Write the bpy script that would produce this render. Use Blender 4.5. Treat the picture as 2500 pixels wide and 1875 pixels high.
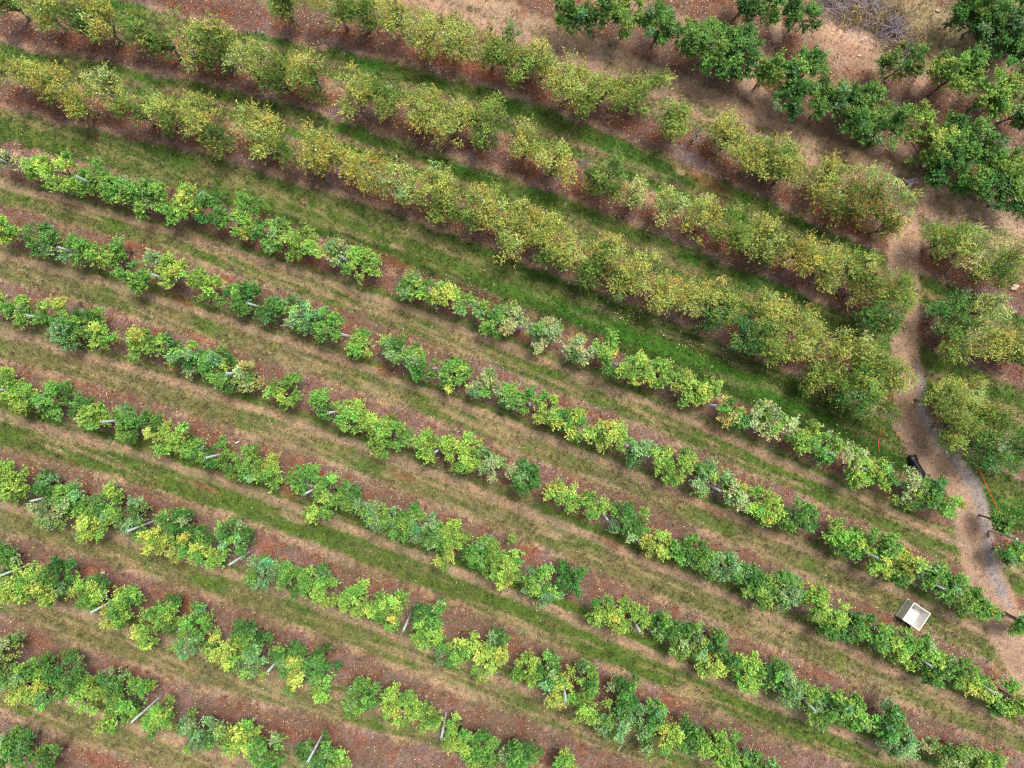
import bpy, math, random
import numpy as np
from mathutils import Vector, Matrix

for o in list(bpy.data.objects): bpy.data.objects.remove(o)
R = math.radians
S = 42.0          # photograph pixels per metre on the ground
H = 39.7          # height of the drone above the ground
CX, CY = 1250.0, 937.5

# ------------------------------------------------------------ camera, sky, sun
scn = bpy.context.scene
col = scn.collection
cam_d = bpy.data.cameras.new("camera"); cam = bpy.data.objects.new("camera", cam_d); col.objects.link(cam)
cam_d.lens = 24; cam_d.sensor_width = 36; cam_d.clip_start = 0.5; cam_d.clip_end = 2000
cam.location = (0, 0, H); cam.rotation_euler = (0, 0, 0)
scn.camera = cam
SUN_EL, SUN_AZ = R(66), R(34)      # azimuth measured from +Y (picture up) towards +X
wd = bpy.data.worlds.new("World"); scn.world = wd; wd.use_nodes = True
nt = wd.node_tree; nt.nodes.clear()
sky = nt.nodes.new("ShaderNodeTexSky"); sky.sky_type = 'NISHITA'; sky.sun_disc = False
sky.sun_elevation = SUN_EL; sky.sun_rotation = SUN_AZ; sky.dust_density = 4.0; sky.air_density = 1.0; sky.ozone_density = 1.0
bg = nt.nodes.new("ShaderNodeBackground"); bg.inputs[1].default_value = 0.097
wo = nt.nodes.new("ShaderNodeOutputWorld")
hsv = nt.nodes.new('ShaderNodeHueSaturation'); hsv.inputs['Saturation'].default_value = 0.55   # thin cloud greys the sky
nt.links.new(sky.outputs[0], hsv.inputs['Color']); nt.links.new(hsv.outputs[0], bg.inputs[0]); nt.links.new(bg.outputs[0], wo.inputs[0])
sd = bpy.data.lights.new("sun", 'SUN'); sd.energy = 1.9; sd.angle = R(20); sd.color = (1.0, 0.94, 0.86)
sun = bpy.data.objects.new("sun", sd); col.objects.link(sun)
dv = Vector((math.sin(SUN_AZ)*math.cos(SUN_EL), math.cos(SUN_AZ)*math.cos(SUN_EL), math.sin(SUN_EL)))
sun.rotation_euler = dv.to_track_quat('Z', 'Y').to_euler()
scn.view_settings.view_transform = 'Standard'; scn.view_settings.look = 'None'
scn.view_settings.gamma = 1.0; scn.view_settings.exposure = 0.66
scn.cycles.pixel_filter_type = 'BLACKMAN_HARRIS'; scn.cycles.filter_width = 1.15

# ------------------------------------------------------------ helpers
rng = np.random.default_rng(7)
def lin(c):
    c = np.asarray(c, float)/255.0
    return np.where(c <= 0.04045, c/12.92, ((c+0.055)/1.055)**2.4)
def gp(px, py, h=0.0):
    """photo pixel of a point at height h -> world x, y"""
    k = (1-h/H)/S
    return (px-CX)*k, (CY-py)*k
def link(o, parent=None):
    col.objects.link(o)
    if parent is not None: o.parent = parent
    return o
def tag(o, label=None, cat=None, group=None, kind=None):
    if label: o["label"] = label
    if cat: o["category"] = cat
    if group: o["group"] = group
    if kind: o["kind"] = kind
    return o
def empty(name, loc, rz=0):
    o = bpy.data.objects.new(name, None); o.location = loc; o.rotation_euler = (0, 0, rz); o.empty_display_size = .2
    col.objects.link(o); return o
def np_mesh(name, V, F, mat, fcol=None, vcol=None, smooth=False, parent=None):
    me = bpy.data.meshes.new(name)
    V = np.ascontiguousarray(V, np.float32); F = np.ascontiguousarray(F, np.int32)
    n, k = F.shape
    me.vertices.add(len(V)); me.vertices.foreach_set("co", V.ravel())
    me.loops.add(n*k); me.loops.foreach_set("vertex_index", F.ravel())
    me.polygons.add(n); me.polygons.foreach_set("loop_start", np.arange(0, n*k, k, dtype=np.int32))
    if smooth: me.polygons.foreach_set("use_smooth", np.ones(n, bool))
    me.update(calc_edges=True)
    if fcol is not None:
        a = me.attributes.new("tint", 'FLOAT_COLOR', 'FACE')
        c = np.ones((n, 4), np.float32); c[:, :3] = np.clip(fcol, 0.002, 0.95); a.data.foreach_set("color", c.ravel())
    if vcol is not None:
        a = me.attributes.new("tint", 'FLOAT_COLOR', 'POINT')
        c = np.ones((len(V), 4), np.float32); c[:, :3] = np.clip(vcol, 0.002, 0.95); a.data.foreach_set("color", c.ravel())
    me.materials.append(mat)
    return link(bpy.data.objects.new(name, me), parent)
class MB:
    """collects polygons, then builds one mesh"""
    def __init__(s): s.v = []; s.f = []
    def add(s, vs, fs):
        b = len(s.v); s.v += [tuple(v) for v in vs]; s.f += [tuple(b+i for i in f) for f in fs]
    def box(s, x0, x1, y0, y1, z0, z1):
        s.add([(x, y, z) for z in (z0, z1) for y in (y0, y1) for x in (x0, x1)],
              [(0, 2, 3, 1), (4, 5, 7, 6), (0, 1, 5, 4), (2, 6, 7, 3), (0, 4, 6, 2), (1, 3, 7, 5)])
    def tube(s, pts, rad, n=6, cap=True):
        pts = [Vector(p) for p in pts]; rad = rad if hasattr(rad, '__len__') else [rad]*len(pts)
        vs = []
        for i, p in enumerate(pts):
            d = (pts[min(i+1, len(pts)-1)]-pts[max(i-1, 0)]).normalized()
            a = d.cross(Vector((0.31, 0.9, 0.27))).normalized(); b = d.cross(a)
            for k in range(n):
                t = 2*math.pi*k/n; vs.append(p+(a*math.cos(t)+b*math.sin(t))*rad[i])
        fs = [(i*n+k, i*n+(k+1) % n, (i+1)*n+(k+1) % n, (i+1)*n+k) for i in range(len(pts)-1) for k in range(n)]
        if cap: fs += [tuple(range(n-1, -1, -1)), tuple((len(pts)-1)*n+k for k in range(n))]
        s.add(vs, fs)
    def build(s, name, mat, parent=None, smooth=False, bevel=0):
        me = bpy.data.meshes.new(name); me.from_pydata(s.v, [], s.f); me.update(); me.materials.append(mat)
        if smooth:
            for p in me.polygons: p.use_smooth = True
        o = link(bpy.data.objects.new(name, me), parent)
        if bevel:
            m = o.modifiers.new("bevel", 'BEVEL'); m.width = bevel; m.segments = 3; m.limit_method = 'ANGLE'
        return o
def vnoise(x, y, sc, seed):
    g = np.random.default_rng(seed).random((257, 257)).astype(np.float32)
    u = np.asarray(x)*sc+1000.37; v = np.asarray(y)*sc+1000.71
    iu = np.floor(u).astype(int); iv = np.floor(v).astype(int)
    fu = u-iu; fv = v-iv; fu = fu*fu*(3-2*fu); fv = fv*fv*(3-2*fv)
    a = g[iu % 256, iv % 256]; b = g[(iu+1) % 256, iv % 256]; c = g[iu % 256, (iv+1) % 256]; d = g[(iu+1) % 256, (iv+1) % 256]
    return (a*(1-fu)+b*fu)*(1-fv)+(c*(1-fu)+d*fu)*fv
def fbm(x, y, sc, seed, n=4):
    t = 0; w = 0; a = 1.0
    for i in range(n):
        t = t+a*vnoise(x, y, sc*2.03**i, seed+i*17); w += a; a *= 0.55
    return t/w
def sst(a, b, x):
    t = np.clip((x-a)/(b-a), 0, 1); return t*t*(3-2*t)

# ------------------------------------------------------------ materials
def new_mat(name):
    m = bpy.data.materials.new(name); m.use_nodes = True
    return m, m.node_tree, m.node_tree.nodes["Principled BSDF"]
def mat_leaf(name, trans=0.35, rough=0.55):
    m, t, p = new_mat(name)
    a = t.nodes.new("ShaderNodeAttribute"); a.attribute_name = "tint"
    t.links.new(a.outputs["Color"], p.inputs["Base Color"]); p.inputs["Roughness"].default_value = rough
    p.inputs["Specular IOR Level"].default_value = 0.3
    tr = t.nodes.new("ShaderNodeBsdfTranslucent"); mx = t.nodes.new("ShaderNodeMixShader"); mx.inputs[0].default_value = trans
    hs = t.nodes.new("ShaderNodeHueSaturation"); hs.inputs["Value"].default_value = 1.15; hs.inputs["Hue"].default_value = 0.485
    t.links.new(a.outputs["Color"], hs.inputs["Color"]); t.links.new(hs.outputs[0], tr.inputs["Color"])
    t.links.new(p.outputs[0], mx.inputs[1]); t.links.new(tr.outputs[0], mx.inputs[2])
    t.links.new(mx.outputs[0], t.nodes["Material Output"].inputs["Surface"])
    return m
def mat_noise(name, c1, c2, scale=6, rough=0.8, bump=0.3, detail=6, spec=0.3, dist=0.01, metal=0):
    m, t, p = new_mat(name)
    tc = t.nodes.new("ShaderNodeTexCoord"); n = t.nodes.new("ShaderNodeTexNoise"); n.inputs["Scale"].default_value = scale
    n.inputs["Detail"].default_value = detail; n.inputs["Roughness"].default_value = 0.65
    r = t.nodes.new("ShaderNodeValToRGB"); r.color_ramp.elements[0].position = 0.35; r.color_ramp.elements[1].position = 0.68
    r.color_ramp.elements[0].color = (*lin(c1), 1); r.color_ramp.elements[1].color = (*lin(c2), 1)
    t.links.new(tc.outputs["Object"], n.inputs["Vector"]); t.links.new(n.outputs["Fac"], r.inputs[0])
    t.links.new(r.outputs[0], p.inputs["Base Color"]); p.inputs["Roughness"].default_value = rough
    p.inputs["Specular IOR Level"].default_value = spec; p.inputs["Metallic"].default_value = metal
    b = t.nodes.new("ShaderNodeBump"); b.inputs["Strength"].default_value = bump; b.inputs["Distance"].default_value = dist
    t.links.new(n.outputs["Fac"], b.inputs["Height"]); t.links.new(b.outputs[0], p.inputs["Normal"])
    return m
M_leaf = mat_leaf("leaf_green", 0.2)
M_leafold = mat_leaf("leaf_autumn", 0.25)
M_grass = mat_leaf("grass_blade", 0.3, 0.7)
M_litter = mat_leaf("fallen_leaf", 0.1, 0.75)
M_bark = mat_noise("bark_young", (92, 80, 68), (140, 128, 112), 18, 0.9, 0.5)
M_barkold = mat_noise("bark_old_grey", (122, 116, 108), (178, 172, 160), 14, 0.9, 0.5)
M_post = mat_noise("post_galvanised", (205, 216, 218), (232, 238, 238), 7, 0.5, 0.1, spec=0.4)
M_postin = mat_noise("post_inside", (60, 66, 68), (90, 96, 98), 9, 0.8, 0.1)
M_wood = mat_noise("weathered_wood", (168, 160, 146), (212, 206, 194), 12, 0.85, 0.5)
M_guard = mat_noise("tree_guard_plastic", (140, 175, 160), (185, 208, 196), 6, 0.45, 0.1)
M_bin = mat_noise("bin_white_plastic", (222, 218, 212), (238, 236, 231), 3.2, 0.5, 0.15, spec=0.4)
M_bindirt = mat_noise("bin_grime", (186, 178, 168), (214, 208, 200), 9, 0.8, 0.2)
M_sign = mat_noise("sign_white_vinyl", (222, 218, 226), (238, 234, 240), 4, 0.5, 0.05)
M_red = mat_noise("sign_red_ink", (208, 40, 88), (222, 78, 118), 5, 0.6, 0.02)
M_pink = mat_noise("sign_faded_ink", (214, 110, 160), (226, 150, 190), 5, 0.6, 0.02)
M_rope = mat_noise("orange_rope", (226, 72, 40), (240, 98, 60), 30, 0.6, 0.3)
M_black = mat_noise("black_plastic_sheet", (10, 11, 16), (22, 25, 36), 4, 0.42, 0.8, spec=0.5, dist=0.03)
M_rock = mat_noise("rock_tan", (140, 110, 88), (190, 162, 138), 7, 0.9, 0.6)
M_redrock = mat_noise("rock_red", (140, 84, 62), (176, 116, 90), 7, 0.9, 0.6)
M_palerock = mat_noise("rock_pale", (190, 160, 138), (222, 200, 180), 7, 0.9, 0.6)
M_apple = mat_noise("apple_pale", (214, 204, 130), (232, 224, 176), 6, 0.4, 0.05)
M_twig = mat_noise("dry_grey_twig", (128, 116, 124), (186, 174, 176), 10, 0.9, 0.3)
M_wire = mat_noise("wire_steel", (120, 122, 124), (160, 162, 164), 10, 0.45, 0.05)
M_hose = mat_noise("hose_black", (18, 18, 20), (34, 33, 34), 10, 0.5, 0.1)
M_white = mat_noise("white_tube_piece", (225, 225, 228), (240, 240, 242), 6, 0.5, 0.05)

# ------------------------------------------------------------ tree survey: photo x, y, radius, look of every crown
SURVEY = dict(
G3="2401 47 60 D,2363 20 48 G,2449 85 55 D,2480 50 60 G,2487 120 42 D",
G2="1817 6 40 D,1863 22 40 G,1961 30 40 D,2202 158 44 O,2322 196 60 L,2357 158 38 G,2417 237 55 L,2455 190 34 Y,2490 272 45 O",
G1="1396 22 50 G,1463 25 45 D,1532 41 44 L,1608 70 50 G,1668 89 45 G,1732 111 60 G,1738 155 38 G,1795 133 60 D,1820 105 34 G,1795 174 34 D,1873 177 30 L,1958 184 60 G,1927 247 44 D,2015 253 50 G,2104 241 50 G,2085 294 44 D,2142 316 60 G,2221 301 45 L,2275 358 50 L,2338 342 60 G,2306 402 55 D,2385 348 48 G,2449 421 60 L,2385 443 48 G,2465 484 50 D",
B0="690 5 40 g,704 13 45 d,777 8 40 y,828 25 48 g,885 35 48 d,970 38 56 y,1043 79 58 y,1122 95 56 y,1201 127 52 g,1249 97 28 D,1279 165 54 g,1327 149 52 y,1390 206 60 y,1428 253 44 g,1469 222 56 y,1548 237 58 g,1602 206 42 g,1643 285 54 g,1785 332 60 y,1833 396 58 y,1880 380 50 g,1920 421 60 y,2006 482 46 r,2021 443 58 y,2069 490 54 r,2132 443 46 p,2180 490 46 p,2116 507 56 r,2164 554 40 r,2306 592 60 g,2385 608 64 p,2433 656 58 g,2470 620 40 g",
B1="19 5 38 d,111 32 52 y,177 50 50 d,225 20 42 y,253 60 54 y,342 70 50 g,405 104 50 d,475 104 56 y,540 78 42 y,538 132 56 d,601 152 60 p,679 177 60 d,758 177 58 y,777 222 42 d,869 228 60 y,948 237 58 g,1027 260 60 y,1106 300 60 y,1201 285 58 g,1185 338 44 d,1285 350 50 y,1352 395 50 y,1374 427 36 o,1478 438 58 d,1504 405 28 L,1557 468 34 p,1627 507 50 p,1706 529 56 y,1785 554 60 g,1858 583 60 y,1889 600 56 d,1952 615 60 o,2022 656 60 y,2085 646 50 g,2101 710 60 r,2189 713 60 g,2148 766 58 D,2164 798 38 g,2322 766 68 D,2401 766 55 p,2449 830 60 y,2338 839 58 g,2480 871 50 d",
B2="19 152 46 d,63 177 52 y,136 206 52 o,190 247 50 o,269 228 52 p,332 269 50 g,396 269 50 y,421 301 40 d,490 291 56 y,538 332 48 d,633 301 60 y,649 348 48 y,695 373 44 d,765 364 60 y,828 389 52 o,901 421 56 o,973 453 60 p,1068 465 62 y,1075 500 50 g,1138 530 44 d,1190 503 58 y,1264 545 60 y,1249 605 46 y,1289 554 50 o,1342 577 56 y,1336 627 40 d,1396 608 58 y,1460 656 58 d,1485 618 50 y,1564 665 60 y,1516 697 44 g,1627 719 60 y,1713 719 60 y,1738 766 50 D,1785 751 50 g,1858 760 56 y,1827 814 54 D,1874 830 50 g,1942 782 60 y,1879 845 52 g,1974 845 62 y,2069 845 52 y,2022 925 62 g,2132 893 64 g,2116 940 60 g,2180 925 48 y,2085 963 60 D,2148 1000 44 d,2290 979 56 g,2354 963 58 y,2338 1042 64 g,2433 1026 64 d,2401 1090 62 D,2480 1106 58 D",
S1="30 392 26 P,95 410 32 L,160 425 46 L,235 435 36 G,278 455 34 G,316 466 34 G,372 485 44 G,459 497 40 Y,430 530 26 G,522 513 38 D,585 545 34 Y,611 504 28 G,668 567 42 G,736 590 42 L,806 615 36 P,878 652 48 L,1018 703 40 G,1084 725 34 Y,1135 744 30 P,1198 776 38 G,1250 784 34 P,1327 820 40 P,1415 849 38 P,1478 846 32 Y,1494 899 30 D,1542 899 38 L,1605 918 38 L,1675 953 45 L,1719 963 36 Y,1779 995 34 R,1811 1027 26 D,1852 1020 38 P,1887 1042 26 P,1917 1042 28 P,1971 1064 35 L,2002 1090 42 G,2066 1106 32 P,2091 1140 38 L,2139 1153 30 Y,2167 1175 32 D,2215 1191 45 P,2275 1200 38 D,2306 1232 30 L,2436 1270 22 D,2462 1352 33 G,2500 1345 30 L",
S2="19 557 36 L,104 586 42 D,212 608 42 G,263 633 32 L,291 605 20 G,332 671 37 G,383 640 24 P,433 671 42 L,506 703 38 L,592 728 40 G,620 709 28 D,664 757 32 D,742 776 48 U,806 798 34 G,891 839 38 L,964 858 38 G,1033 887 42 G,1109 918 42 G,1190 940 40 P,1260 968 38 G,1336 1001 42 Y,1377 1020 26 D,1415 1039 36 Y,1491 1061 42 Y,1558 1090 42 U,1643 1131 48 L,1713 1163 40 U,1776 1169 26 D,1801 1200 38 P,1865 1226 46 L,1949 1264 44 D,2044 1305 40 L,2085 1327 38 G,2154 1333 36 G,2132 1375 32 L,2208 1375 36 Y,2190 1403 28 D,2284 1407 38 G,2319 1435 34 D,2360 1467 38 G,2395 1477 28 G,2490 1512 32 G",
S3="6 735 28 L,50 760 38 G,114 779 32 G,152 751 20 Y,165 804 45 U,222 792 38 G,263 820 32 L,357 839 48 L,408 845 28 D,459 874 42 U,538 893 42 G,554 940 24 G,607 918 36 R,704 957 42 G,796 988 34 G,859 1020 42 L,900 1036 24 Y,951 1064 48 L,989 1050 28 G,1043 1087 36 L,1122 1106 50 L,1188 1115 28 D,1220 1143 40 P,1278 1175 45 D,1374 1207 38 Y,1443 1241 34 L,1535 1273 48 D,1608 1321 42 Y,1662 1343 32 D,1706 1349 40 G,1757 1384 45 U,1817 1391 36 D,1858 1435 42 G,1920 1445 42 U,1895 1407 30 G,1993 1467 38 L,2028 1499 34 L,2069 1527 38 D,2018 1540 26 D,2132 1540 42 G,2173 1571 38 L,2224 1565 36 G,2249 1603 36 L,2281 1635 36 D,2332 1635 42 G,2385 1666 38 Y,2417 1708 32 D,2465 1698 36 L,2493 1730 34 G",
S4="19 941 42 L,76 970 45 L,142 973 45 G,196 979 30 D,244 1017 38 L,316 1042 42 G,373 1027 26 D,421 1065 42 L,506 1096 48 G,589 1128 45 G,661 1147 40 L,749 1172 37 G,822 1204 46 G,777 1251 22 L,872 1226 37 D,923 1254 38 U,992 1273 42 G,1049 1296 42 U,1113 1311 38 L,1087 1359 28 Y,1170 1349 46 G,1233 1368 48 L,1228 1410 28 Y,1320 1413 44 G,1390 1413 38 D,1340 1460 28 U,1469 1483 42 L,1494 1514 26 Y,1542 1508 36 L,1611 1527 38 D,1675 1565 45 G,1738 1565 36 D,1738 1612 36 Y,1779 1603 26 D,1820 1635 42 L,1877 1644 40 D,1927 1682 45 U,2003 1723 44 G,2028 1695 28 G,2079 1745 45 G,2164 1758 48 D,2189 1809 38 U,2243 1802 26 P,2338 1840 50 O,2401 1860 38 G",
S5="19 1163 42 L,47 1200 30 L,120 1185 40 D,127 1242 38 P,177 1216 40 G,228 1273 45 Y,269 1226 42 G,335 1254 40 U,380 1308 42 Y,427 1270 38 D,468 1333 42 Y,500 1302 28 D,570 1308 44 D,538 1352 30 L,647 1391 38 U,723 1404 48 G,802 1438 38 L,790 1404 30 D,875 1461 40 L,951 1486 46 L,1052 1502 42 D,1043 1546 40 L,1125 1565 38 L,1084 1590 28 U,1192 1606 42 Y,1220 1562 32 D,1284 1628 42 L,1336 1635 36 D,1364 1685 34 Y,1428 1650 38 G,1428 1723 42 L,1526 1692 37 D,1507 1755 42 U,1580 1745 42 D,1624 1787 38 Y,1586 1818 28 G,1681 1806 42 D,1738 1809 40 L,1779 1822 40 G,1760 1856 32 Y,1833 1858 35 G,1879 1868 30 G",
S6="16 1366 37 D,41 1423 42 Y,95 1419 40 Y,152 1407 42 D,127 1445 28 L,221 1454 37 L,250 1429 26 D,304 1489 42 L,332 1454 28 G,376 1527 48 L,418 1489 37 G,487 1527 45 G,475 1571 32 U,557 1584 45 Y,620 1556 42 D,630 1613 42 U,711 1590 38 D,717 1641 40 Y,783 1619 42 D,793 1670 32 L,882 1692 46 G,980 1717 48 L,1043 1752 27 L,1122 1787 42 Y,1179 1818 50 G,1252 1834 42 G,1295 1825 30 D,1368 1863 34 L",
S7="19 1590 37 O,9 1641 28 D,89 1625 37 G,76 1673 40 Y,171 1644 46 D,142 1692 30 U,221 1698 42 L,275 1654 30 D,326 1698 48 G,285 1758 30 Y,396 1755 46 L,494 1777 48 U,585 1799 46 Y,650 1825 48 G,774 1831 42 D,828 1856 32 L",
S8="19 1834 46 D,60 1815 34 D,120 1858 36 D")
ORDER = ["G3", "G2", "G1", "B0", "B1", "B2", "S1", "S2", "S3", "S4", "S5", "S6", "S7", "S8"]
HC = dict(G=1.9, B=1.9, S=1.38)      # height of a crown's middle
trees = {}
for k in ORDER:
    es = []
    for e in SURVEY[k].split(","):
        a = e.split(); es.append([float(a[0]), float(a[1]), float(a[2]), a[3]])
    small = 32 if k[0] == 'S' else 46
    big = [e for e in es if e[2] > small]; lit = [e for e in es if e[2] <= small]
    T = [[e] for e in big]
    for e in lit:
        best = min(T, key=lambda t: math.hypot(t[0][0]-e[0], t[0][1]-e[1])) if T else None
        if best and math.hypot(best[0][0]-e[0], best[0][1]-e[1]) < (62 if k[0] == 'S' else 80) and len(best) < 3: best.append(e)
        else: T.append([e])
    T.sort(key=lambda t: t[0][0]); trees[k] = T
# the ground line of every row
ROWFIT = {}
for k in ORDER:
    f = 1-HC[k[0]]/H
    X = np.array([CX+(t[0][0]-CX)*f for t in trees[k]]); Y = np.array([CY+(t[0][1]-CY)*f for t in trees[k]])
    if k == "S8": X = np.array([-100, 20, 120, 300.]); Y = np.array([1772, 1812, 1846, 1915.])
    if k == "G3": X = np.array([2150, 2363, 2440, 2490.]); Y = np.array([-60, 45, 95, 130.])
    deg = 3 if len(X) > 14 else (2 if len(X) > 9 else 1)
    if k in ("G1", "G2"): deg = 1
    p = np.polyfit((X-CX)/1000, Y, deg); lo, hi = X.min(), X.max()
    ROWFIT[k] = (p, lo, hi)
def row_y(k, x):
    p, lo, hi = ROWFIT[k]; xc = np.clip(x, lo, hi); u = (xc-CX)/1000
    y = np.polyval(p, u); d = np.polyval(np.polyder(p), u)/1000
    if k[0] != 'G' and k != 'S8': d = np.clip(d, 0.24, 0.6)
    return y+d*(np.asarray(x)-xc)

# ------------------------------------------------------------ the ground: where grass, earth, tracks and gravel lie
C = {k: lin(v) for k, v in dict(
    dirt=(132, 104, 90), dirtB=(124, 98, 86), red=(154, 98, 74), tan=(184, 154, 128), straw=(176, 158, 118),
    olive=(130, 124, 82), green=(92, 116, 48), lush=(70, 118, 38), dark=(54, 82, 30), shade_teal=(34, 64, 40), litter=(122, 84, 66),
    path=(182, 150, 126), gravel=(172, 164, 166), brown=(146, 122, 96), pale=(216, 180, 152), mauve=(148, 126, 124)).items()}
def seg_dist(x, y, pts):
    """distance to a polyline and the value interpolated along it; pts = (x, y, value)"""
    bd = np.full(x.shape, 1e9); bv = np.zeros(x.shape)
    for (x0, y0, v0), (x1, y1, v1) in zip(pts[:-1], pts[1:]):
        dx, dy = x1-x0, y1-y0; t = np.clip(((x-x0)*dx+(y-y0)*dy)/(dx*dx+dy*dy), 0, 1)
        d = np.hypot(x-x0-t*dx, y-y0-t*dy); m = d < bd
        bd = np.where(m, d, bd); bv = np.where(m, v0+t*(v1-v0), bv)
    return bd, bv
PATH = [(2130, 405, 20), (2190, 470, 38), (2206, 560, 42), (2206, 640, 40), (2214, 720, 36), (2207, 830, 35), (2222, 925, 36),
        (2216, 1027, 42), (2263, 1106, 43), (2345, 1185, 42), (2371, 1248, 42), (2376, 1311, 42), (2400, 1406, 47), (2432, 1460, 48),
        (2465, 1545, 52), (2530, 1650, 60), (2640, 1800, 60), (2760, 2000, 60)]
GRAVEL = [(2240, 890, 8), (2252, 945, 12), (2248, 1000, 14), (2285, 1070, 12), (2330, 1120, 15), (2376, 1178, 17), (2400, 1240, 17),
          (2408, 1290, 15), (2420, 1370, 15), (2428, 1410, 16), (2462, 1480, 9)]
SPURS = [[(1905, -40, 18), (1897, 30, 15), (1895, 90, 14)], [(1860, 110, 12), (1838, 165, 17), (1824, 205, 24), (1880, 262, 28)],
         [(2296, 135, 11), (2262, 180, 13), (2232, 222, 15)], [(2130, 368, 14), (2175, 345, 14), (2205, 380, 18)]]
REDS = [(950, 634, 62, 10, 24), (727, 1134, 26, 20, 60), (796, 1163, 24, 11, 20), (704, 1201, 26, 15, 40), (649, 1337, 30, 20, -50), (225, 1400, 20, 18, 0),
        (390, 1450, 38, 14, 25), (450, 1477, 28, 14, 30), (610, 1515, 26, 10, 20), (630, 595, 84, 10, 22), (755, 642, 56, 9, 20), (196, 941, 50, 13, 20), (506, 833, 58, 10, 24),
        (443, 735, 44, 8, 22), (310, 1635, 38, 12, 20), (250, 1862, 70, 18, 22), (104, 1568, 24, 10, 10), (1059, 140, 95, 16, 17), (1163, 170, 62, 22, 25),
        (1333, 234, 20, 13, 0), (850, 800, 22, 14, 0), (940, 905, 30, 12, 30), (1430, 880, 40, 8, 20), (560, 688, 40, 9, 25), (335, 600, 50, 10, 15), (1720, 440, 70, 16, 30),
        (1500, 1330, 34, 10, 25), (1290, 1345, 26, 20, 20), (2010, 1650, 40, 9, 22), (1640, 1710, 26, 14, 10), (700, 1790, 40, 14, 20), (870, 1240, 30, 8, 20),
        (1740, 1245, 36, 8, 25), (1440, 1010, 30, 8, 20), (985, 1165, 36, 8, 20), (1275, 35, 20, 8, 10), (500, 1190, 44, 7, 22), (110, 1165, 40, 9, 20)]
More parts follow.
